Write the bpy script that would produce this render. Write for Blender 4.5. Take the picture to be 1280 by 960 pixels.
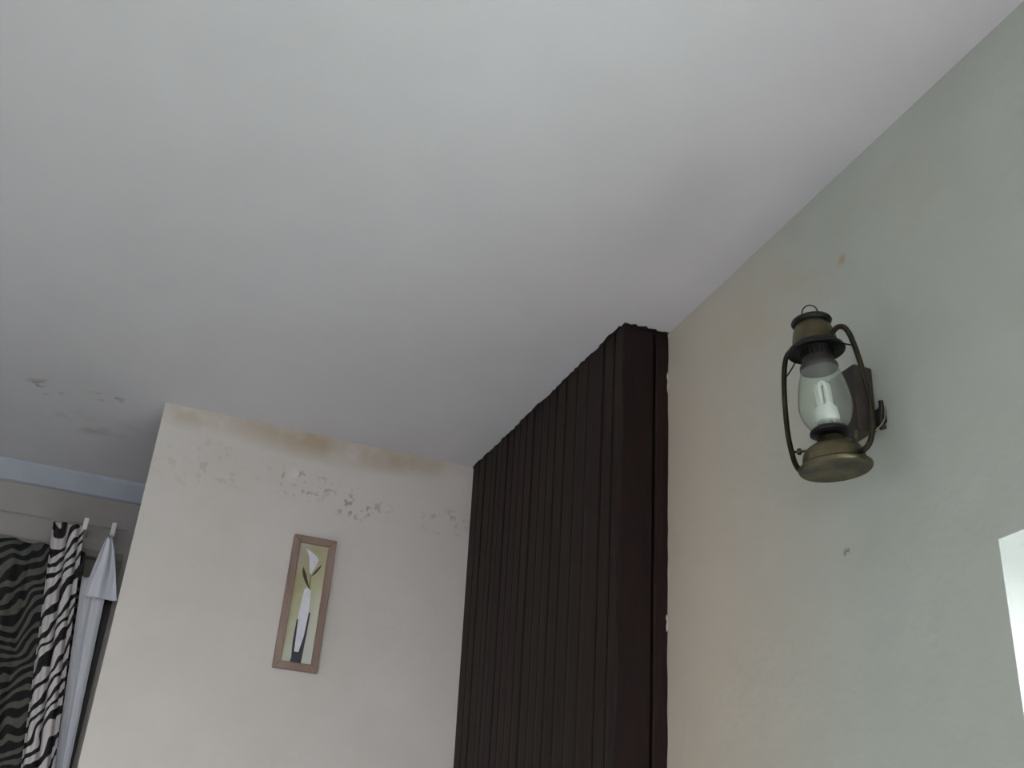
import bpy, bmesh, math, random
from mathutils import Vector, Matrix
random.seed(7)
PI = math.pi
for o in list(bpy.data.objects): bpy.data.objects.remove(o)
S = bpy.context.scene
C = S.collection

# ---------------------------------------------------------------- camera
EYE = Vector((0, 0, 1.5))
RT, UP, FW = Vector((0.9317, -0.3565, 0.0688)), Vector((-0.2221, -0.4096, 0.8848)), Vector((0.2873, 0.8397, 0.4608))
cd = bpy.data.cameras.new('camera'); cam = bpy.data.objects.new('camera', cd); C.objects.link(cam)
m = Matrix((RT, UP, -FW)).transposed().to_4x4(); m.translation = EYE
cam.matrix_world = m
cd.sensor_width = 36; cd.lens = 36 * 1359.3 / 1280; cd.clip_start = 0.02; cd.clip_end = 200
S.camera = cam

# ---------------------------------------------------------------- sky, sun, exposure
SKY = 3.6
w = bpy.data.worlds.new('sky'); S.world = w; w.use_nodes = True
nt = w.node_tree; nt.nodes.clear()
out = nt.nodes.new('ShaderNodeOutputWorld'); bg = nt.nodes.new('ShaderNodeBackground')
# hazy bright sky: pale blue overhead, whiter towards the horizon all round
gtc = nt.nodes.new('ShaderNodeTexCoord'); gs = nt.nodes.new('ShaderNodeSeparateXYZ'); gr = nt.nodes.new('ShaderNodeValToRGB')
nt.links.new(gtc.outputs['Generated'], gs.inputs[0]); nt.links.new(gs.outputs[2], gr.inputs[0])
gr.color_ramp.elements[0].position = 0.0; gr.color_ramp.elements[0].color = (0.95, 0.98, 1.0, 1)
gr.color_ramp.elements[1].position = 0.8; gr.color_ramp.elements[1].color = (0.55, 0.70, 0.95, 1)
nt.links.new(gr.outputs[0], bg.inputs[0]); nt.links.new(bg.outputs[0], out.inputs[0])
bg.inputs[1].default_value = SKY
sl = bpy.data.lights.new('sun', 'SUN'); so = bpy.data.objects.new('sun', sl); C.objects.link(so)
sl.energy = 10.0; sl.angle = math.radians(2.0); sl.color = (1.0, 0.95, 0.86)
so.rotation_euler = Vector((0.48, -0.06, 0.87)).to_track_quat('Z', 'Y').to_euler()
so.location = (4, -3, 6)
S.view_settings.view_transform = 'Standard'; S.view_settings.look = 'None'
S.view_settings.exposure = 1.35; S.view_settings.gamma = 1.0; S.view_settings.use_curve_mapping = False

for nm, loc, rot, sx, sy in (('portal_right', (1.16, -.145, 1.475), (0, PI/2, 0), 1.05, 2.31), ('portal_left', (-2.93, 1.7, 1.55), (0, -PI/2, 0), 1.1, .8),
                             ('portal_back', (-.8, -2.53, 1.425), (PI/2, 0, 0), 2.6, 1.65)):
    pl = bpy.data.lights.new(nm, 'AREA'); po = bpy.data.objects.new(nm, pl); C.objects.link(po)
    pl.shape = 'RECTANGLE'; pl.size = sx; pl.size_y = sy; po.location = loc; po.rotation_euler = rot; pl.cycles.is_portal = True

# ---------------------------------------------------------------- helpers
def srgb(r, g, b):
    f = lambda c: (c / 255 / 12.92) if c / 255 <= 0.04045 else ((c / 255 + 0.055) / 1.055) ** 2.4
    return (f(r), f(g), f(b), 1)

def mat(name, col, rough=0.6, metal=0.0, col2=None, scale=8, bump=0.0, bscale=60, detail=6, contrast=(0.35, 0.65), stretch=None):
    m = bpy.data.materials.new(name); m.use_nodes = True
    n, l = m.node_tree.nodes, m.node_tree.links
    b = n['Principled BSDF']
    b.inputs['Base Color'].default_value = col; b.inputs['Roughness'].default_value = rough; b.inputs['Metallic'].default_value = metal
    tc = n.new('ShaderNodeTexCoord'); mp = n.new('ShaderNodeMapping'); l.new(tc.outputs['Object'], mp.inputs[0])
    if stretch: mp.inputs['Scale'].default_value = stretch
    if col2:
        t = n.new('ShaderNodeTexNoise'); t.inputs['Scale'].default_value = scale; t.inputs['Detail'].default_value = detail
        l.new(mp.outputs[0], t.inputs['Vector'])
        r = n.new('ShaderNodeValToRGB'); r.color_ramp.elements[0].position = contrast[0]; r.color_ramp.elements[1].position = contrast[1]
        r.color_ramp.elements[0].color = col; r.color_ramp.elements[1].color = col2
        l.new(t.outputs[0], r.inputs[0]); l.new(r.outputs[0], b.inputs['Base Color'])
    if bump:
        t = n.new('ShaderNodeTexNoise'); t.inputs['Scale'].default_value = bscale; t.inputs['Detail'].default_value = 5
        l.new(mp.outputs[0], t.inputs['Vector'])
        bp = n.new('ShaderNodeBump'); bp.inputs['Strength'].default_value = bump; bp.inputs['Distance'].default_value = 0.004
        l.new(t.outputs[0], bp.inputs['Height']); l.new(bp.outputs[0], b.inputs['Normal'])
    return m

def newbm(): return bmesh.new()
def add_box(bm, x0, x1, y0, y1, z0, z1, bev=0.0, M=None):
    r = bmesh.ops.create_cube(bm, size=1)['verts']
    for v in r:
        v.co = Vector((x0 + (v.co.x + .5) * (x1 - x0), y0 + (v.co.y + .5) * (y1 - y0), z0 + (v.co.z + .5) * (z1 - z0)))
    if bev:
        es = list({e for v in r for e in v.link_edges})
        r = bmesh.ops.bevel(bm, geom=es, offset=bev, segments=2, affect='EDGES', profile=.5)['verts'] + [v for v in r if v.is_valid]
    if M is not None:
        for v in set(r):
            if v.is_valid: v.co = M @ v.co
def add_lathe(bm, prof, n=48, M=None):
    rings = []
    for r, z in prof:
        if r < 1e-6: rings.append([bm.verts.new((0, 0, z))])
        else: rings.append([bm.verts.new((r * math.cos(2*PI*i/n), r * math.sin(2*PI*i/n), z)) for i in range(n)])
    for a, b in zip(rings, rings[1:]):
        for i in range(n):
            j = (i + 1) % n
            q = [a[i % len(a)], a[j % len(a)], b[j % len(b)], b[i % len(b)]]
            u = []
            for v in q:
                if v not in u: u.append(v)
            if len(u) > 2: bm.faces.new(u)
    if M is not None:
        for rr in rings:
            for v in rr: v.co = M @ v.co
def smooth_path(pts, k=8):
    P = [Vector(p) for p in pts]; P = [P[0]*2-P[1]] + P + [P[-1]*2-P[-2]]; o = []
    for i in range(1, len(P) - 2):
        for s in range(k):
            t = s / k; a, b, c, d = P[i-1:i+3]
            o.append(.5*((2*b) + (c-a)*t + (2*a-5*b+4*c-d)*t*t + (3*b-a-3*c+d)*t**3))
    o.append(P[-2]); return o
def add_tube(bm, pts, r, n=12, k=8, closed=False):
    P = smooth_path(pts, k) if k else [Vector(p) for p in pts]
    rad = r if callable(r) else (lambda t: r)
    up = Vector((0.13, 0.27, 0.95)); rings = []
    for i, p in enumerate(P):
        if closed: d = P[(i+1) % len(P)] - P[i-1]
        else: d = P[min(i+1, len(P)-1)] - P[max(i-1, 0)]
        d.normalize(); x = up - d*up.dot(d)
        if x.length < 1e-3: x = d.orthogonal()
        x.normalize(); y = d.cross(x); up = x
        R = rad(i / max(1, len(P) - 1))
        rings.append([bm.verts.new(p + R*(x*math.cos(2*PI*j/n) + y*math.sin(2*PI*j/n))) for j in range(n)])
    L = len(rings)
    for i in range(L if closed else L - 1):
        a, b = rings[i], rings[(i+1) % L]
        for j in range(n): bm.faces.new([a[j], a[(j+1) % n], b[(j+1) % n], b[j]])
    if not closed:
        bm.faces.new(rings[0][::-1]); bm.faces.new(rings[-1])
def add_prism(bm, pts, d):
    """pts: ordered 3-D points of a planar outline, extruded by vector d"""
    a = [bm.verts.new(p) for p in pts]; b = [bm.verts.new(Vector(p) + Vector(d)) for p in pts]
    bm.faces.new(a); bm.faces.new(b[::-1]); n = len(a)
    for i in range(n): bm.faces.new([a[i], b[i], b[(i+1) % n], a[(i+1) % n]])
def obj(name, bm, material, parent=None, smooth=False, angle=0.6):
    bmesh.ops.recalc_face_normals(bm, faces=bm.faces)
    me = bpy.data.meshes.new(name); bm.to_mesh(me); bm.free()
    if smooth:
        for p in me.polygons: p.use_smooth = True
        try: me.set_sharp_from_angle(angle=angle)
        except Exception: pass
    o = bpy.data.objects.new(name, me); C.objects.link(o)
    if material: me.materials.append(material)
    if parent: o.parent = parent
    return o
def tag(o, label, cat, group=None, kind=None):
    o['label'] = label; o['category'] = cat
    if group: o['group'] = group
    if kind: o['kind'] = kind
    return o
def thing(name, label, cat, loc=(0, 0, 0), rot=(0, 0, 0), group=None):
    o = bpy.data.objects.new(name, None); C.objects.link(o); o.location = loc; o.rotation_euler = rot
    o.empty_display_size = .05
    return tag(o, label, cat, group)
def struct(name, bm, m, label=None, parent=None):
    o = obj(name, bm, m, parent)
    if parent is None: o['kind'] = 'structure'
    if label: o['label'] = label
    return o
def box_obj(name, b, m, parent=None, bev=0.0):
    bm = newbm(); add_box(bm, *b, bev=bev); return obj(name, bm, m, parent, smooth=False)

# ---------------------------------------------------------------- materials
def plaster(name, base, tint, blots=None, bump=0.25, flecks=None):
    """painted plaster: slow tone drift, fine roller relief, own stains placed on the wall"""
    m = bpy.data.materials.new(name); m.use_nodes = True
    n, l = m.node_tree.nodes, m.node_tree.links; b = n['Principled BSDF']; b.inputs['Roughness'].default_value = 0.75
    g = n.new('ShaderNodeNewGeometry')
    t = n.new('ShaderNodeTexNoise'); t.inputs['Scale'].default_value = 5.5; t.inputs['Detail'].default_value = 7; t.inputs['Roughness'].default_value = .6
    l.new(g.outputs['Position'], t.inputs['Vector'])
    r = n.new('ShaderNodeMapRange'); r.inputs[1].default_value = .3; r.inputs[2].default_value = .75; l.new(t.outputs[0], r.inputs[0])
    mx = n.new('ShaderNodeMix'); mx.data_type = 'RGBA'; mx.inputs[6].default_value = base; mx.inputs[7].default_value = tint
    l.new(r.outputs[0], mx.inputs[0]); cur = mx.outputs[2]
    def mult(a, bb):
        q = n.new('ShaderNodeMath'); q.operation = 'MULTIPLY'; q.use_clamp = True
        for i, s in enumerate((a, bb)):
            if isinstance(s, (int, float)): q.inputs[i].default_value = s
            else: l.new(s, q.inputs[i])
        return q.outputs[0]
    # each blot: centre, half-sizes, colour, amount, noise scale, noise threshold, softness
    for c, h, col, amt, ns, th, sf in (blots or []):
        mp = n.new('ShaderNodeMapping'); mp.vector_type = 'POINT'
        mp.inputs['Scale'].default_value = [1 / v for v in h]
        mp.inputs['Location'].default_value = [-a / v for a, v in zip(c, h)]
        l.new(g.outputs['Position'], mp.inputs[0])
        d = n.new('ShaderNodeVectorMath'); d.operation = 'LENGTH'; l.new(mp.outputs[0], d.inputs[0])
        fo = n.new('ShaderNodeMapRange'); fo.inputs[1].default_value = 1; fo.inputs[2].default_value = .3; fo.inputs[3].default_value = 0; fo.inputs[4].default_value = 1
        l.new(d.outputs['Value'], fo.inputs[0])
        nz = n.new('ShaderNodeTexNoise'); nz.inputs['Scale'].default_value = ns; nz.inputs['Detail'].default_value = 6
        l.new(g.outputs['Position'], nz.inputs['Vector'])
        nr = n.new('ShaderNodeMapRange'); nr.inputs[1].default_value = th; nr.inputs[2].default_value = th + sf; l.new(nz.outputs[0], nr.inputs[0])
        f = mult(mult(fo.outputs[0], nr.outputs[0]), amt)
        k = n.new('ShaderNodeMix'); k.data_type = 'RGBA'; l.new(f, k.inputs[0]); l.new(cur, k.inputs[6]); k.inputs[7].default_value = col
        cur = k.outputs[2]
    l.new(cur, b.inputs['Base Color'])
    t1 = n.new('ShaderNodeTexNoise'); t1.inputs['Scale'].default_value = 90; t1.inputs['Detail'].default_value = 4
    t2 = n.new('ShaderNodeTexNoise'); t2.inputs['Scale'].default_value = 9; t2.inputs['Detail'].default_value = 3
    for t_ in (t1, t2): l.new(g.outputs['Position'], t_.inputs['Vector'])
    ad = n.new('ShaderNodeMath'); ad.operation = 'MULTIPLY_ADD'; ad.inputs[1].default_value = .12
    l.new(t1.outputs[0], ad.inputs[0]); l.new(t2.outputs[0], ad.inputs[2])
    bp = n.new('ShaderNodeBump'); bp.inputs['Strength'].default_value = bump; bp.inputs['Distance'].default_value = 0.01
    l.new(ad.outputs[0], bp.inputs['Height']); l.new(bp.outputs[0], b.inputs['Normal'])
    return m

XW, YD, YF, ZC = 1.005, 2.832, 3.55, 2.75
ochre = srgb(176, 156, 124)
M_ceil = plaster('ceiling_paint', srgb(213, 211, 213), srgb(208, 206, 208), [
    ((-.33, 2.90, ZC), (.06, .06, .2), srgb(120, 110, 100), .75, 22, .52, .06),
    ((-.17, 2.88, ZC), (.07, .04, .2), srgb(130, 118, 104), .6, 30, .54, .06),
    ((-.2, 3.1, ZC), (.2, .12, .2), srgb(165, 155, 145), .5, 12, .5, .2)], bump=.15)
M_cream = plaster('picture_wall_paint', srgb(218, 210, 204), srgb(211, 203, 195), [
    ((.46, YD, 2.735), (.42, .5, .075), ochre, .8, 7, .30, .25),
    ((.72, YD, 2.72), (.22, .5, .05), ochre, .6, 9, .42, .25),
    ((.08, YD, 2.73), (.2, .5, .05), ochre, .45, 10, .45, .2),
    ((.38, YD, 2.60), (.13, .5, .06), srgb(140, 128, 108), .6, 60, .575, .05),
    ((.54, YD, 2.56), (.12, .5, .055), srgb(134, 120, 102), .6, 52, .57, .05),
    ((.37, YD, 2.615), (.04, .5, .035), srgb(228, 222, 214), .8, 28, .5, .05),
    ((.12, YD, 2.6), (.16, .5, .1), srgb(172, 161, 146), .35, 46, .57, .04),
    ((.8, YD, 2.57), (.1, .5, .06), srgb(150, 134, 116), .4, 50, .58, .03)], bump=.3)
M_right = plaster('right_wall_paint', srgb(187, 192, 181), srgb(181, 185, 174), [
    ((XW, 1.25, 2.60), (.5, .30, .10), srgb(182, 165, 135), .5, 8, .45, .2),
    ((XW, 1.265, 2.575), (.5, .015, .015), srgb(176, 140, 95), .7, 20, .35, .2),
    ((XW, .78, 2.57), (.5, .10, .05), srgb(170, 155, 120), .5, 20, .45, .15),
    ((XW, 1.55, 2.6), (.5, .2, .12), srgb(186, 166, 138), .5, 9, .4, .2),
    ((XW, 1.88, 2.15), (.5, .62, 1.3), srgb(206, 191, 173), .85, 3, .1, .25),  # broad warm cast towards the boxing, painted into the wall colour
    ((XW, 1.31, 2.07), (.5, .01, .01), srgb(110, 100, 84), .9, 70, .5, .05)], bump=.5)
M_far = plaster('far_wall_paint', srgb(172, 167, 162), srgb(162, 156, 150), bump=.3)
M_back = plaster('unseen_wall_paint', srgb(205, 203, 201), srgb(197, 195, 192), bump=.3)
M_cornice = mat('cornice_white', srgb(176, 180, 190), .6, col2=srgb(168, 173, 183), scale=12, bump=.15)
M_floor = mat('floor_tile', srgb(216, 210, 206), .35, col2=srgb(208, 202, 197), scale=6)
M_grass = mat('lawn', srgb(84, 100, 70), .95, col2=srgb(92, 106, 76), scale=3)
M_bounce = mat('bounce_apron', srgb(158, 176, 165), .9, col2=srgb(150, 168, 157), scale=3)  # added unseen bounce strip, pale greenish tone chosen to light the ceiling
M_pave = mat('paving', srgb(120, 118, 118), .9, col2=srgb(112, 110, 110), scale=3)
M_white = mat('white_gloss_paint', srgb(236, 236, 236), .35, col2=srgb(228, 228, 228), scale=10)
M_slit = mat('dark_stile_paint', srgb(58, 52, 50), .4, col2=srgb(48, 43, 42), scale=20)
M_blind = mat('blind_cloth', srgb(150, 146, 130), .9, col2=srgb(140, 136, 120), scale=14)

def glassmat(name, tint=(1, 1, 1, 1), rough=0.0, haze=None):
    m = bpy.data.materials.new(name); m.use_nodes = True
    n, l = m.node_tree.nodes, m.node_tree.links; n.clear()
    o = n.new('ShaderNodeOutputMaterial'); tr = n.new('ShaderNodeBsdfTransparent'); gl = n.new('ShaderNodeBsdfGlossy')
    tr.inputs[0].default_value = tint; gl.inputs['Roughness'].default_value = .04 + rough
    lw = n.new('ShaderNodeLayerWeight'); lw.inputs['Blend'].default_value = .5   # thin-sheet reflectance, same from both sides
    pw = n.new('ShaderNodeMath'); pw.operation = 'POWER'; pw.inputs[1].default_value = 5; l.new(lw.outputs['Facing'], pw.inputs[0])
    fr = n.new('ShaderNodeMath'); fr.operation = 'MULTIPLY_ADD'; fr.inputs[1].default_value = .93; fr.inputs[2].default_value = .035; l.new(pw.outputs[0], fr.inputs[0])
    mx = n.new('ShaderNodeMixShader'); l.new(fr.outputs[0], mx.inputs[0]); l.new(tr.outputs[0], mx.inputs[1]); l.new(gl.outputs[0], mx.inputs[2])
    last = mx.outputs[0]
    if haze:
        df = n.new('ShaderNodeBsdfDiffuse'); df.inputs[0].default_value = haze[0]
        tc = n.new('ShaderNodeTexCoord'); t = n.new('ShaderNodeTexNoise'); t.inputs['Scale'].default_value = 25; l.new(tc.outputs['Object'], t.inputs['Vector'])
        r = n.new('ShaderNodeMapRange'); r.inputs[3].default_value = haze[1]*.7; r.inputs[4].default_value = haze[1]*1.3; l.new(t.outputs[0], r.inputs[0])
        m2 = n.new('ShaderNodeMixShader'); l.new(r.outputs[0], m2.inputs[0]); l.new(last, m2.inputs[1]); l.new(df.outputs[0], m2.inputs[2]); last = m2.outputs[0]
    l.new(last, o.inputs[0]); return m
M_glass = glassmat('window_glass')
M_globe = glassmat('lantern_glass', (.93, .95, .92, 1), .02, (srgb(215, 222, 214), .09))

# ---------------------------------------------------------------- room shell
def wall_with_hole(name, axis, pos, thick, a0, a1, z0, z1, holes, m):
    """wall slab across axis ('x' or 'y'), holes = [(a0,a1,z0,z1)] sorted along a"""
    bm = newbm()
    def bx(p0, p1, q0, q1):
        if p1 - p0 < 1e-4 or q1 - q0 < 1e-4: return
        lo, hi = sorted((pos, pos + thick))
        if axis == 'x': add_box(bm, lo, hi, p0, p1, q0, q1)
        else: add_box(bm, p0, p1, lo, hi, q0, q1)
    cur = a0
    for h in holes:
        bx(cur, h[0], z0, z1); bx(h[0], h[1], z0, h[2]); bx(h[0], h[1], h[3], z1); cur = h[1]
    bx(cur, a1, z0, z1)
    return struct(name, bm, m)
XL, YB = -2.8, -2.4
RWIN = (-1.3, 1.010, .95, 2.0)
struct('floor', (lambda b: (add_box(b, XL-.2, XW+.2, YB-.2, YF+.2, -.12, 0), b)[1])(newbm()), M_floor)
struct('ceiling', (lambda b: (add_box(b, XL-.2, XW+.2, YB-.2, YF+.2, ZC, ZC+.12), b)[1])(newbm()), M_ceil)
wall_with_hole('wall_right', 'x', XW, .2, YB-.2, YF+.2, 0, ZC, [RWIN], M_right)
LW = [(1.3, 2.1, 1.0, 2.1)]  # unseen window implied by the lantern's shadow, also sized for fill light
wall_with_hole('wall_left', 'x', XL, -.2, YB-.2, YF+.2, 0, ZC, LW, M_back)
BW = [(-2.1, .5, .6, 2.25)]  # unseen back window, enlarged as fill light for the walls and corner
wall_with_hole('wall_back', 'y', YB, -.2, XL, XW, 0, ZC, BW, M_back)
FWIN = (-1.30, -.036, .95, 2.522)
wall_with_hole('wall_far', 'y', YF, .2, XL, XW, 0, ZC, [FWIN], M_far)
struct('wall_front', (lambda b: (add_box(b, -.017, XW, YD, YD+.12, 0, ZC), b)[1])(newbm()), M_cream, label='cream partition wall with a peeling damp top edge carrying the picture')
# coved cornice at the far wall
bm = newbm(); add_prism(bm, [(XL, YF, 2.692), (XL, YF-.018, 2.694), (XL, YF-.05, ZC-.012), (XL, YF-.052, ZC), (XL, YF, ZC)], (XW-XL, 0, 0))
struct('trim_1', bm, M_cornice, label='white cornice strip along the top of the far wall')
# unseen ground outside, tones chosen to steer bounce light onto the ceiling
bm = newbm(); add_box(bm, -40, 40, -40, 40, -.35, -.25)
struct('ground', bm, M_pave, label='unseen paved yard outside the windows, kept dark to limit bounce light')
bm = newbm(); add_box(bm, 1.22, 2.8, -6, 6, -.25, -.15); struct('path', bm, M_bounce, label='added pale strip outside the right window, bouncing light onto the ceiling')
bm = newbm(); add_box(bm, 2.8, 30, -30, 30, -.25, -.20)
struct('lawn', bm, M_grass, label='unseen lawn outside the right window, kept dark to dim the ceiling bounce')

def window(name, axis, pos, hole, depth, label=None):
    a0, a1, z0, z1 = hole
    def B(b, p0, p1, q0, q1, d0, d1):
        lo, hi = sorted((pos + d0, pos + d1))
        if axis == 'x': add_box(b, lo, hi, p0, p1, q0, q1, .002)
        else: add_box(b, p0, p1, lo, hi, q0, q1, .002)
    s = 1 if depth > 0 else -1
    d0, d1 = depth - s*.05, depth
    b = newbm()
    B(b, a0, a0+.05, z0, z1, d0, d1); B(b, a1-.05, a1, z0, z1, d0, d1); B(b, a0+.05, a1-.05, z0, z0+.05, d0, d1); B(b, a0+.05, a1-.05, z1-.05, z1, d0, d1)
    B(b, (a0+a1)/2-.025, (a0+a1)/2+.025, z0+.05, z1-.05, d0, d1)
    fr = obj('window_frame', b, M_white); fr.name = name; fr['kind'] = 'structure'
    if label: fr['label'] = label
    for p0, p1 in ((a0+.05, (a0+a1)/2-.025), ((a0+a1)/2+.025, a1-.05)):
        b = newbm(); B(b, p0, p1, z0+.05, z1-.05, (d0+d1)/2-.003, (d0+d1)/2+.003); obj('pane', b, M_glass, fr)
    return fr
window('window_1', 'x', XW, RWIN, .19, 'bright window in the right wall with a white reveal')
# white plaster lining of the right window: far jamb, near jamb, head, sill
M_reveal = mat('white_reveal', srgb(200, 200, 200), .5, col2=srgb(194, 194, 194), scale=8)
a0, a1, z0, z1 = RWIN
for nm, b in (('trim_2', (XW, XW+.14, a1-.0012, a1+.0, z0, z1)), ('trim_3', (XW, XW+.14, a0, a0+.004, z0, z1)),
              ('trim_4', (XW, XW+.14, a0+.004, a1-.0012, z1-.0012, z1)), ('trim_5', (XW-.02, XW+.14, a0+.004, a1-.004, z0, z0+.02))):
    bm = newbm(); add_box(bm, *b); struct(nm, bm, M_reveal)
for i, h in enumerate(LW): window('window_%d' % (i+2), 'x', XL, h, -.15)
window('window_3', 'y', YB, BW[0], -.15)

# ---------------------------------------------------------------- corner timber boxing
def wood(name, c1, c2):
    m = mat(name, c1, .6, col2=c2, scale=14, stretch=(6, 6, .35), bump=.3, bscale=30)
    m.node_tree.nodes['Principled BSDF'].inputs['Specular IOR Level'].default_value = .25
    return m
W1 = wood('dark_wood_a', srgb(38, 23, 18), srgb(29, 17, 13))
W2 = wood('dark_wood_b', srgb(38, 26, 18), srgb(29, 19, 13))
W3 = wood('dark_wood_c', srgb(33, 18, 16), srgb(25, 13, 12))
M_gap = mat('gap_black', srgb(12, 9, 8), .8, col2=srgb(9, 7, 6), scale=20)
M_smear = mat('dark_paint_smear', srgb(34, 25, 23), .6, col2=srgb(26, 19, 18), scale=40)
M_chip = mat('bare_plaster_chip', srgb(205, 196, 185), .8, col2=srgb(190, 180, 168), scale=60)
box = thing('timber_boxing', 'dark brown floor-to-ceiling boxing of vertical boards in the corner between the two walls', 'wood panelling', (.94, 2.3, 0))
O = Vector((.94, 2.3, 0))
A, B_ = Vector((.8985, 1.888, 0)), Vector((.872, YD, 0))
def inbox(bm, lean=0.0):
    for v in bm.verts:
        if v.co.x < XW - .02: v.co.x += lean * (ZC - v.co.z) * (v.co.y - 1.888) / .944   # the boxing leans in slightly towards its foot
        v.co -= O
    return bm
bm = newbm()
add_prism(bm, [(.912, 1.902, 0), (.886, YD, 0), (XW, YD, 0), (XW, 1.902, 0)], (0, 0, ZC)); obj('backing', inbox(bm, .024), M_gap, box)
cuts = [1.8885, 1.930, 1.984, 2.062, 2.122, 2.187, 2.240, 2.284, 2.330, 2.380, 2.425, 2.475, 2.52, 2.56, 2.602, 2.64, 2.677, 2.73, 2.775, 2.832]
fx = lambda y: A.x + (B_.x - A.x) * (y - A.y) / (B_.y - A.y)
rs = random.Random(3)
for i, (y0, y1) in enumerate(zip(cuts, cuts[1:])):
    g = .0045 if i in (1, 4, 10) else .0018
    pr = rs.uniform(0, .004); top = ZC
    bm = newbm(); p0, p1 = y0 + (g if i else 0), y1 - g
    e = .003
    pts = [(fx(p0)+(.014 if i else .004), p0, 0), (fx(p0)-pr+e, p0, 0), (fx(p0)-pr, p0+e, 0), (fx(p1)-pr, p1-e, 0), (fx(p1)-pr+e, p1, 0), (fx(p1)+.014, p1, 0)]
    add_prism(bm, pts, (0, 0, top)); obj('plank', inbox(bm, .024), [W1, W2, W3, W2][rs.randrange(4)], box)
fcuts = [.8985, .974, XW]
for i, (x0, x1) in enumerate(zip(fcuts, fcuts[1:])):
    p0, p1 = x0 + (.0 if i == 0 else .002), x1 - (.002 if i == 0 else 0); pr = .003 + .003*i; e = .003; y = 1.888; p0 = p0 - (.002 if i == 0 else 0)
    bm = newbm(); add_prism(bm, [(p0, y+.014, 0), (p0, y-pr+e, 0), (p0+e, y-pr, 0), (p1-e, y-pr, 0), (p1, y-pr+e, 0), (p1, y+.014, 0)], (0, 0, ZC))
    obj('plank', inbox(bm), W3 if i == 0 else W1, box)
# ragged dark paint brushed past the boards onto ceiling and right wall
def ragged(path, nrm, w0, w1, step, seed, updir, th=.0015):
    r = random.Random(seed); bm = newbm(); prev = None; h = w0
    for (p, q) in zip(path, path[1:]):
        p, q = Vector(p), Vector(q); n = max(2, int((q-p).length/step))
        for i in range(n+1):
            t = i/n; h += (r.uniform(w0, w1) - h) * .6
            c = p.lerp(q, t); N = Vector(nrm if not callable(nrm) else nrm(c))
            a = c - N*.004; b = c + N*h
            cur = [bm.verts.new(a), bm.verts.new(b), bm.verts.new(b + Vector(updir)*th), bm.verts.new(a + Vector(updir)*th)]
            if prev:
                for k in range(4): bm.faces.new([prev[k], prev[(k+1) % 4], cur[(k+1) % 4], cur[k]])
            else: bm.faces.new(cur)
            prev = cur
    bm.faces.new(prev[::-1]); return bm
obj('paint_smear', inbox(ragged([(.872, YD, ZC), (.8985, 1.9, ZC)], (-1, 0, 0), .002, .010, .012, 5, (0, 0, -1))), M_smear, box)
obj('paint_smear', inbox(ragged([(.896, 1.888, ZC), (1.003, 1.886, ZC)], (0, -1, 0), .001, .020, .008, 9, (0, 0, -1))), M_smear, box)
obj('paint_smear', inbox(ragged([(XW, 1.886, ZC-.01), (XW, 1.886, .2)], (0, -1, 0), .002, .008, .03, 12, (-1, 0, 0))), M_smear, box)
for z0, h in ((2.625, .05), (2.09, .035)):
    bm = newbm(); pts = [(1.002, 1.8805, z0-h/2), (1.0048, 1.8805, z0-h*.35), (1.0048, 1.8805, z0+h*.3), (1.002, 1.8805, z0+h/2), (1.0, 1.8805, z0+.3*h), (1.0025, 1.8805, z0+.1*h), (1.001, 1.8805, z0-.2*h)]
    add_prism(bm, pts, (0, -.002, 0)); ch = obj('paint_chip', inbox(bm), M_chip, box); ch['label'] = 'pale chip of bare plaster'

# ---------------------------------------------------------------- framed picture
M_frame = mat('frame_wood', srgb(156, 132, 120), .55, col2=srgb(138, 114, 102), scale=18, stretch=(1, 1, .3), bump=.15)
pic = thing('framed_picture', 'narrow upright picture of a white calla lily in a tan wooden frame', 'picture', (.442, YD, 2.092))
PO = Vector((.442, YD, 2.092))
X0, X1, Z0, Z1 = .3845, .499, 2.093, 2.447; rw = .0185
def inpic(bm):
    for v in bm.verts: v.co -= PO
    return bm
for pts in ([(X0, Z0), (X1, Z0), (X1-rw, Z0+rw), (X0+rw, Z0+rw)], [(X0, Z1), (X1, Z1), (X1-rw, Z1-rw), (X0+rw, Z1-rw)],
            [(X0, Z0), (X0, Z1), (X0+rw, Z1-rw), (X0+rw, Z0+rw)], [(X1, Z0), (X1, Z1), (X1-rw, Z1-rw), (X1-rw, Z0+rw)]):
    bm = newbm(); add_prism(bm, [(x, YD-.018, z) for x, z in pts], (0, .0175, 0))
    bmesh.ops.bevel(bm, geom=[e for e in bm.edges], offset=.0014, segments=1, affect='EDGES')
    obj('frame_rail', inpic(bm), M_frame, pic)
# printed ground: pale cream-green wash, ochre-green haze behind the flower
m = bpy.data.materials.new('picture_print'); m.use_nodes = True
n, l = m.node_tree.nodes, m.node_tree.links; b = n['Principled BSDF']; b.inputs['Roughness'].default_value = .5
tc = n.new('ShaderNodeTexCoord'); sp = n.new('ShaderNodeSeparateXYZ'); l.new(tc.outputs['Object'], sp.inputs[0])
nz = n.new('ShaderNodeTexNoise'); nz.inputs['Scale'].default_value = 22; l.new(tc.outputs['Object'], nz.inputs['Vector'])
ad = n.new('ShaderNodeMath'); ad.operation = 'MULTIPLY_ADD'; ad.inputs[1].default_value = .16; l.new(nz.outputs[0], ad.inputs[0]); l.new(sp.outputs[2], ad.inputs[2])
ax = n.new('ShaderNodeMath'); ax.operation = 'MULTIPLY_ADD'; ax.inputs[1].default_value = -1.6; l.new(sp.outputs[0], ax.inputs[0]); l.new(ad.outputs[0], ax.inputs[2])
r = n.new('ShaderNodeValToRGB'); cr = r.color_ramp
cr.elements[0].position = .08; cr.elements[0].color = srgb(205, 208, 196)
cr.elements[1].position = .46; cr.elements[1].color = srgb(190, 184, 172)
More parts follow.
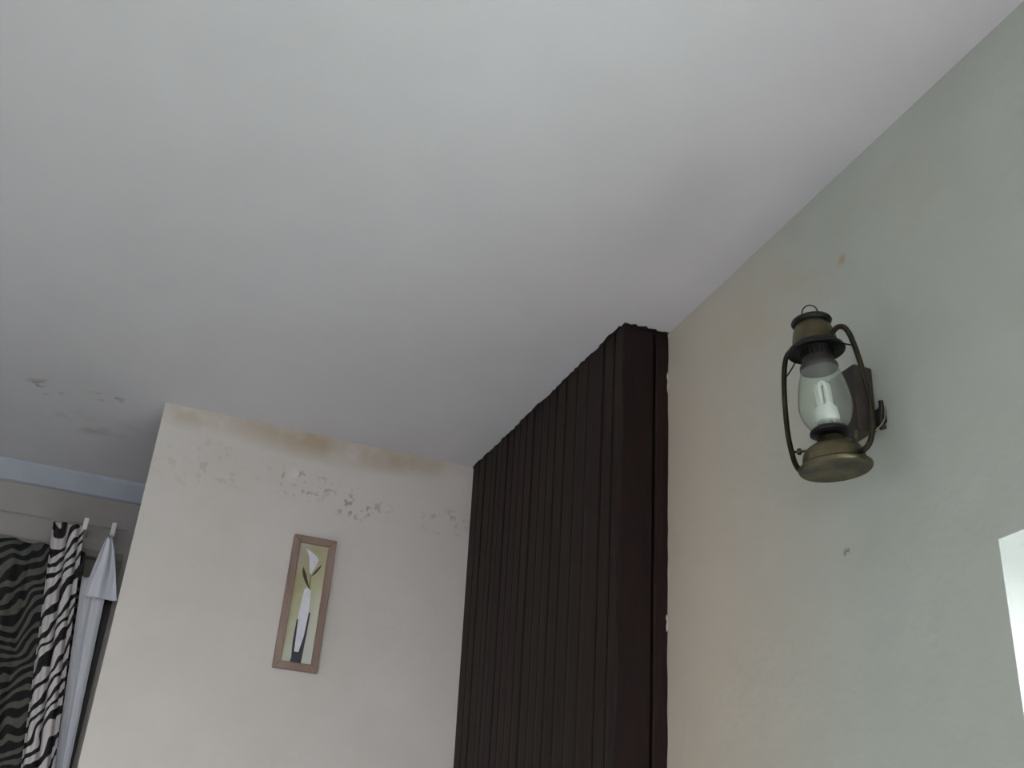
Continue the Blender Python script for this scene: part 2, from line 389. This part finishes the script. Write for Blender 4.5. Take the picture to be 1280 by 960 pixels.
for p, c in ((.18, srgb(205, 206, 186)), (.27, srgb(192, 188, 152)), (.36, srgb(176, 168, 132)), (.41, srgb(182, 174, 146))):
    e = cr.elements.new(p); e.color = c
l.new(ax.outputs[0], r.inputs[0]); l.new(r.outputs[0], b.inputs['Base Color'])
bm = newbm(); add_box(bm, X0+rw-.001, X1-rw+.001, YD-.008, YD-.0005, Z0+rw-.001, Z1-rw+.001); obj('print', inpic(bm), m, pic)
M_lily = mat('lily_white', srgb(236, 234, 240), .5, col2=srgb(222, 218, 228), scale=60)
M_leaf = mat('leaf_dark', srgb(72, 66, 44), .5, col2=srgb(58, 54, 38), scale=60)
M_vdark = mat('vase_slate', srgb(60, 62, 68), .5, col2=srgb(50, 50, 58), scale=60)
M_stem = mat('stem_green', srgb(150, 142, 96), .5, col2=srgb(138, 130, 84), scale=60)
def flat(name, pts, y, mt):
    bm = newbm(); add_prism(bm, [(x, YD-.008-y, z) for x, z in pts], (0, .0006, 0)); return obj(name, inpic(bm), mt, pic)
flat('stem', [(.440, 2.37), (.4455, 2.35), (.450, 2.304), (.445, 2.304), (.441, 2.35)], .0008, M_stem)
flat('vase', [(.428, 2.1225), (.425, 2.165), (.4265, 2.224), (.4300, 2.222), (.4325, 2.14), (.444, 2.14), (.4515, 2.183), (.4545, 2.245), (.4590, 2.245), (.4575, 2.19), (.4545, 2.113), (.4255, 2.113)], .0020, M_vdark)['label'] = 'slate grey pointed vase'
flat('vase_body', [(.432, 2.127), (.4290, 2.17), (.4285, 2.224), (.431, 2.27), (.4335, 2.303), (.4385, 2.309), (.4465, 2.309), (.451, 2.303), (.4535, 2.27), (.4545, 2.235), (.4530, 2.19), (.4475, 2.135), (.4445, 2.127)], .0012, M_lily)
flat('lily', [(.4195, 2.415), (.426, 2.407), (.4325, 2.392), (.4355, 2.375), (.440, 2.352), (.4445, 2.345), (.450, 2.360), (.4565, 2.376), (.4590, 2.389), (.4535, 2.397), (.444, 2.404), (.434, 2.409), (.4275, 2.412)], .0020, M_lily)
flat('leaf', [(.4215, 2.364), (.4265, 2.355), (.4325, 2.344), (.4400, 2.324), (.4485, 2.304), (.4420, 2.311), (.4315, 2.325), (.4240, 2.340), (.4205, 2.352)], .0022, M_leaf)
flat('leaf', [(.4690, 2.378), (.4665, 2.368), (.4600, 2.356), (.4530, 2.347), (.4460, 2.341), (.4500, 2.350), (.4565, 2.361), (.4630, 2.370)], .0022, M_leaf)

# ---------------------------------------------------------------- lantern wall lamp
def brass(name, a, b_, rough=.38, metal=.85):
    return mat(name, a, rough, metal, col2=b_, scale=18, bump=.12, bscale=50)
M_brass = brass('aged_brass', srgb(118, 108, 82), srgb(56, 52, 40))
M_dbrass = brass('dark_brass', srgb(70, 64, 48), srgb(42, 38, 30), .42)
M_black = mat('sooty_metal', srgb(36, 33, 35), .45, .5, col2=srgb(25, 23, 24), scale=18)
M_grey = mat('grey_metal', srgb(84, 80, 76), .5, .5, col2=srgb(62, 58, 54), scale=24)
M_mount = mat('mount_brown', srgb(66, 58, 54), .5, .3, col2=srgb(50, 44, 42), scale=16)
M_cfl = mat('bulb_white', srgb(245, 246, 244), .3, col2=srgb(238, 240, 238), scale=20)
M_cable = mat('pale_cable', srgb(140, 134, 108), .5, col2=srgb(120, 114, 90), scale=30)
LO = Vector((.905, 1.190, 2.140))
tilt = Matrix.Rotation(math.radians(-6.0), 4, 'Y')
LS = .945
lan = thing('lantern_wall_lamp', 'aged brass hurricane lantern wall lamp with clear glass globe on the right wall', 'lamp', LO, (0, math.radians(-6.0), 0))
lan.scale = (LS, LS, LS)
def L(name, prof, mt, n=56):
    bm = newbm(); add_lathe(bm, prof, n); return obj(name, bm, mt, lan, smooth=True, angle=.7)
L('base', [(0, .0), (.030, .0005), (.048, -.0005), (.0535, -.0015), (.0555, .001), (.0555, .004), (.053, .0065), (.0485, .009), (.0475, .013), (.0465, .022), (.043, .030), (.036, .036), (.026, .040), (.022, .046), (.019, .052), (0, .052)], M_brass)
L('burner_plate', [(0, .052), (.012, .054), (.026, .0555), (.0300, .058), (.0300, .062), (.0265, .066), (.024, .067), (0, .067)], M_black)
bm = newbm()
for i in range(16):
    a = 2*PI*i/16; add_box(bm, -.0012, .0012, -.0012, .0012, .056, .064, 0, Matrix.Translation((.0262*math.cos(a), .0262*math.sin(a), 0)) @ Matrix.Rotation(a, 4, 'Z'))
obj('burner_prong', bm, M_dbrass, lan)['kind'] = 'stuff'
gp = [(.0245, .066), (.029, .070), (.0355, .080), (.0395, .091), (.0412, .102), (.0408, .114), (.0385, .130), (.0352, .147), (.0312, .160), (.0282, .168)]
gp2 = [(r_-.0014, z_) for r_, z_ in gp[::-1]]
L('globe', gp + gp2 + [gp[0]], M_globe, 64)
L('collar', [(0, .1695), (.0270, .1690), (.0292, .1670), (.0300, .1690), (.0296, .1740), (.0262, .1790), (.0240, .1850), (.0238, .205), (0, .205)], M_grey)
L('hood', [(.020, .203), (.030, .2035), (.0415, .2005), (.0448, .1985), (.0455, .2005), (.0440, .2045), (.0385, .2085), (.0355, .2120), (.020, .2125), (.020, .203)], M_black)
L('chimney_drum', [(.0, .2115), (.0352, .2115), (.0355, .2145), (.0345, .221), (.0330, .230), (.0305, .239), (.0275, .245), (.0262, .2505), (.0, .2505)], M_brass)
L('cap', [(0, .2495), (.022, .2495), (.0285, .2485), (.0315, .2505), (.0325, .2530), (.0310, .2565), (.0265, .2590), (.020, .261), (0, .2625)], M_black)
bm = newbm()
for s in range(20):
    a = 2*PI*s/20; add_box(bm, -.0012, .0012, -.0025, .0025, .188, .200, .0004, Matrix.Rotation(a, 4, 'Z') @ Matrix.Translation((.0245, 0, 0)))
obj('collar_slot', bm, M_black, lan)['kind'] = 'stuff'
rt_ang = math.radians(-37.3)   # to the right as seen facing the lamp from the room
# bail ring on the cap
bm = newbm(); c, s_ = math.cos(rt_ang), math.sin(rt_ang)
add_tube(bm, [(.0115*c, .0115*s_, .257), (.0125*c, .0125*s_, .270), (.009*c, .009*s_, .280), (0, 0, .2845), (-.009*c, -.009*s_, .280), (-.0125*c, -.0125*s_, .270), (-.0115*c, -.0115*s_, .257)], .0011, 8)
obj('bail_ring', bm, M_dbrass, lan, True)
# the two side tubes
ua = math.radians(-76)
for sgn in (1, -1):
    u = Vector((math.cos(ua), math.sin(ua), 0)) * sgn
    path = [(.028, .213), (.038, .2195), (.0485, .2225), (.0590, .217), (.0660, .203), (.0700, .187), (.0735, .168), (.0770, .140), (.0795, .105), (.0800, .080), (.0780, .055), (.0745, .035), (.0670, .020), (.0560, .0135), (.0450, .0135)]
    bm = newbm(); add_tube(bm, [u*r_ + Vector((0, 0, z_)) for r_, z_ in path], .0043, 14, 6)
    obj('side_tube', bm, M_dbrass, lan, True)
    bm = newbm(); add_tube(bm, [u*.041 + Vector((0, 0, .202)), u*.055 + Vector((0, 0, .190)), u*.071 + Vector((0, 0, .180))], .0013, 8)
    obj('brace_wire', bm, M_dbrass, lan, True)
# wick knob on the left of the base
u = Vector((math.cos(rt_ang+PI+.1), math.sin(rt_ang+PI+.1), 0))
Mk = Matrix.Translation(u*.040 + Vector((0, 0, .034))) @ u.to_track_quat('Z', 'Y').to_matrix().to_4x4()
bm = newbm(); add_lathe(bm, [(0, -.010), (.0020, -.010), (.0020, .006), (.0048, .0065), (.0055, .009), (.0048, .0125), (.0020, .013), (.0018, .0155), (.003, .017), (0, .019)], 16, Mk)
obj('wick_knob', bm, M_dbrass, lan, True)
# dark vent patches / filler cap on the base shoulder
u = Vector((math.cos(rt_ang-PI/2+.75), math.sin(rt_ang-PI/2+.75), 0))
Mk = Matrix.Translation(u*.036 + Vector((0, 0, .033))) @ (u*.5+Vector((0, 0, 1))).to_track_quat('Z', 'Y').to_matrix().to_4x4()
bm = newbm(); add_lathe(bm, [(0, -.004), (.0085, -.004), (.0088, .004), (.0075, .0055), (0, .006)], 20, Mk); obj('filler_cap', bm, M_dbrass, lan, True)
# compact fluorescent bulb
bulb = L('bulb', [(0, .078), (.0165, .078), (.0185, .081), (.0190, .086), (.0175, .099), (.0150, .103), (0, .104)], M_cfl, 32)
L('lamp_holder', [(0, .064), (.0085, .064), (.0085, .079), (0, .079)], mat('holder_chrome', srgb(190, 190, 186), .3, .8, col2=srgb(160, 160, 156), scale=20), 24)
for k in range(3):
    a = rt_ang + k*PI*2/3 + .5; ux = Vector((math.cos(a), math.sin(a), 0)); tx = Vector((-ux.y, ux.x, 0))
    bm = newbm(); c0 = ux*.0075
    add_tube(bm, [c0+tx*.0052+Vector((0, 0, .102)), c0+tx*.0052+Vector((0, 0, .120)), c0+tx*.0050+Vector((0, 0, .136)), c0+Vector((0, 0, .1425)), c0-tx*.0050+Vector((0, 0, .136)), c0-tx*.0052+Vector((0, 0, .120)), c0-tx*.0052+Vector((0, 0, .102))], .0036, 10, 6)
    obj('bulb_tube', bm, M_cfl, bulb, True)
# wall mount, arm and cable, built in world space then brought under the lamp
inv = Matrix.Scale(1/LS, 4) @ tilt.inverted() @ Matrix.Translation(-LO)
def W(name, bm, mt, sm=False):
    for v in bm.verts: v.co = inv @ v.co
    return obj(name, bm, mt, lan, sm)
bm = newbm(); add_box(bm, .970, XW, 1.214, 1.285, 2.232, 2.342, .003); W('wall_mount', bm, M_mount)
bm = newbm(); add_tube(bm, [(.925, 1.195, 2.182), (.945, 1.205, 2.190), (.962, 1.215, 2.205), (.975, 1.225, 2.232), (.980, 1.235, 2.26)], .0042, 10); W('mount_arm', bm, M_brass, True)
bm = newbm(); add_tube(bm, [(1.0, 1.196, 2.228), (.996, 1.194, 2.24), (.995, 1.192, 2.252), (.994, 1.188, 2.262), (.992, 1.186, 2.270)], lambda t: .0055-.002*t, 10)
add_box(bm, .993, XW, 1.190, 1.212, 2.238, 2.262, .002); W('switch', bm, M_black, False)
bm = newbm(); add_tube(bm, [(.999, 1.186, 2.262), (.997, 1.188, 2.240), (.985, 1.195, 2.222), (.965, 1.195, 2.205), (.945, 1.19, 2.190)], .0011, 8); W('cable', bm, M_cable, True)

# ---------------------------------------------------------------- far window: frame, blind, curtains
M_wf = mat('dull_window_paint', srgb(152, 147, 140), .5, col2=srgb(140, 135, 128), scale=12)
a0, a1, z0, z1 = FWIN
bm = newbm()
for b in ((a0, a0+.05, z0, z1), (a0+.05, a1, z0, z0+.05), (a0+.05, a1, z1-.022, z1), (-.72, -.67, z0+.05, z1-.022)):
    add_box(bm, b[0], b[1], YF-.004, YF+.04, b[2], b[3], .002)
wf = obj('window_4', bm, M_wf); wf['kind'] = 'structure'; wf['label'] = 'curtained window in the far wall at the left'
bm = newbm(); add_box(bm, -.060, -.036, YF-.003, YF+.04, 2.40, z1-.022, .001); obj('head_block', bm, M_wf, wf)
bm = newbm(); add_box(bm, -.060, -.036, YF-.006, YF+.04, z0+.05, 2.40, .002); st = obj('stile', bm, M_slit, wf); st['label'] = 'dark brown upright edge'
for p0, p1 in ((a0+.05, -.72), (-.67, -.060)):
    bm = newbm(); add_box(bm, p0, p1, YF+.016, YF+.022, z0+.05, z1-.022); obj('pane', bm, M_glass, wf)
bm = newbm(); add_box(bm, a0+.002, a1-.002, YF+.05, YF+.056, z0+.002, z1-.002)
tag(obj('roller_blind', bm, M_blind), 'olive grey blind closed behind the far window between the curtains', 'blind')

def zebra(name, light, dark, thr, scale=11, rot=-.55):
    m = bpy.data.materials.new(name); m.use_nodes = True
    n, l = m.node_tree.nodes, m.node_tree.links; b = n['Principled BSDF']; b.inputs['Roughness'].default_value = .85
    uv = n.new('ShaderNodeUVMap'); mp = n.new('ShaderNodeMapping'); l.new(uv.outputs[0], mp.inputs[0]); mp.inputs['Rotation'].default_value = (0, 0, rot)
    nz = n.new('ShaderNodeTexNoise'); nz.inputs['Scale'].default_value = 6.5; nz.inputs['Detail'].default_value = 1.5; l.new(mp.outputs[0], nz.inputs['Vector'])
    sb = n.new('ShaderNodeVectorMath'); sb.operation = 'SUBTRACT'; sb.inputs[1].default_value = (.5, .5, .5); l.new(nz.outputs['Color'], sb.inputs[0])
    sc = n.new('ShaderNodeVectorMath'); sc.operation = 'SCALE'; sc.inputs['Scale'].default_value = .17; l.new(sb.outputs[0], sc.inputs[0])
    ad = n.new('ShaderNodeVectorMath'); ad.operation = 'ADD'; l.new(mp.outputs[0], ad.inputs[0]); l.new(sc.outputs[0], ad.inputs[1])
    wv = n.new('ShaderNodeTexWave'); wv.wave_type = 'BANDS'; wv.bands_direction = 'Y'; wv.inputs['Scale'].default_value = scale/2; wv.inputs['Distortion'].default_value = 2.2
    wv.inputs['Detail'].default_value = 1.0; wv.inputs['Detail Scale'].default_value = 1.6; l.new(ad.outputs[0], wv.inputs['Vector'])
    r = n.new('ShaderNodeValToRGB'); r.color_ramp.elements[0].position = thr-.05; r.color_ramp.elements[1].position = thr+.05
    r.color_ramp.elements[0].color = dark; r.color_ramp.elements[1].color = light
    l.new(wv.outputs['Fac'], r.inputs[0]); l.new(r.outputs[0], b.inputs['Base Color']); return m
def cloth(name, edge, mt, y, folds, amp, nz_=60, nx=90, seed=1, parent=None, solid=.0015, uvw=1.0):
    """edge(t)->(xl,xr,z) from top t=0 to bottom t=1; pleats run down the cloth"""
    r = random.Random(seed); ph = [r.uniform(0, 6) for _ in range(6)]
    bm = newbm(); uvl = bm.loops.layers.uv.new('UVMap'); V = []; U = {}
    for j in range(nz_+1):
        t = j/nz_; xl, xr, z = edge(t); row = []
        for i in range(nx+1):
            s = i/nx
            ph_ = folds*2*PI*s + .5*math.sin(3*t+ph[0]) + .35*math.sin(7*s+ph[1])
            yy = amp*(math.sin(ph_) + .35*math.sin(2.3*ph_+ph[2]+2*t)) * (.75+.25*min(1, t*4))
            v = bm.verts.new((xl+(xr-xl)*s + .2*amp*math.cos(ph_), y + yy, z + .003*math.sin(ph_+ph[3])*(1 if j == 0 else 0)))
            U[v] = (s*uvw, z); row.append(v)
        V.append(row)
    for a, b in zip(V, V[1:]):
        for i in range(nx):
            f = bm.faces.new([a[i], a[i+1], b[i+1], b[i]])
            for lp in f.loops: lp[uvl].uv = U[lp.vert]
    o = obj(name, bm, mt, parent, True, 3)
    md = o.modifiers.new('thickness', 'SOLIDIFY'); md.thickness = solid
    return o
M_z1 = zebra('zebra_cloth', srgb(216, 210, 206), srgb(30, 28, 34), .36, 17, -.75)
M_z2 = zebra('zebra_cloth_backlit', srgb(92, 92, 84), srgb(20, 18, 20), .56, 19, -.5)  # backlit panel: its shade is mixed into the darker stripe colours
def lerp(a, b, t): return a + (b-a)*t
def e_front(t):
    z = lerp(2.558, .9, t); k = min(1, (2.558-z)/.95)
    return lerp(-.258, -.136, k), lerp(-.165, -.046, k), z
o = cloth('zebra_curtain', e_front, M_z1, 3.44, 2.5, .010, 80, 90, 4, uvw=.17)
tag(o, 'light zebra striped curtain panel hanging from the rod in front', 'curtain')
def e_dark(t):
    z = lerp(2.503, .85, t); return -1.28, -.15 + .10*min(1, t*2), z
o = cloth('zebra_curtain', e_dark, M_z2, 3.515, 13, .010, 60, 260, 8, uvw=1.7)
tag(o, 'mostly black zebra curtain, backlit shade in its colour, covering the far window at the left edge', 'curtain')
# curtain rod with white end holders
rod = thing('curtain_rod', 'thin curtain rod with white holders above the zebra curtain', 'curtain rod', (-.2, 3.44, 2.562))
bm = newbm(); add_tube(bm, [(-1.2, 0, 0), (0, 0, 0), (.16, 0, .004)], .003, 10, 0); obj('pole', bm, mat('rod_grey', srgb(150, 142, 132), .4, .4, col2=srgb(130, 124, 116), scale=30), rod, True)
for x in (.036, .118, -1.1):
    bm = newbm(); add_box(bm, x-.007, x+.007, -.009, .009, -.016, .022, .002); add_box(bm, x-.005, x+.005, .007, .109, -.006, .006, .001); obj('bracket', bm, M_white, rod)
sheer = thing('sheer_curtain', 'white curtain gathered in a narrow bundle beside the zebra panel', 'curtain', (-.1, 3.5, 2.4))
M_sheer = mat('sheer_white', srgb(246, 246, 250), .7, col2=srgb(236, 238, 244), scale=10, stretch=(6, 6, .5))
def e_sheer(t):
    z = lerp(2.420, .9, t) ; k = min(1, (2.42-z)/.54)
    return lerp(-.139, -.082, k) + .1, lerp(-.062, -.044, k) + .1, z - 2.4
cloth('panel', e_sheer, M_sheer, -.012, 2, .006, 50, 40, 11, parent=sheer)
def e_top(t):
    z = lerp(2.545, 2.355, t); q = t**.8
    return lerp(-.096, -.118, min(1, q*1.3)) + .1, lerp(-.080, -.022, q) + .1, z - 2.4
cloth('gathered_top', e_top, M_sheer, -.032, 1.6, .006, 24, 24, 5, parent=sheer)
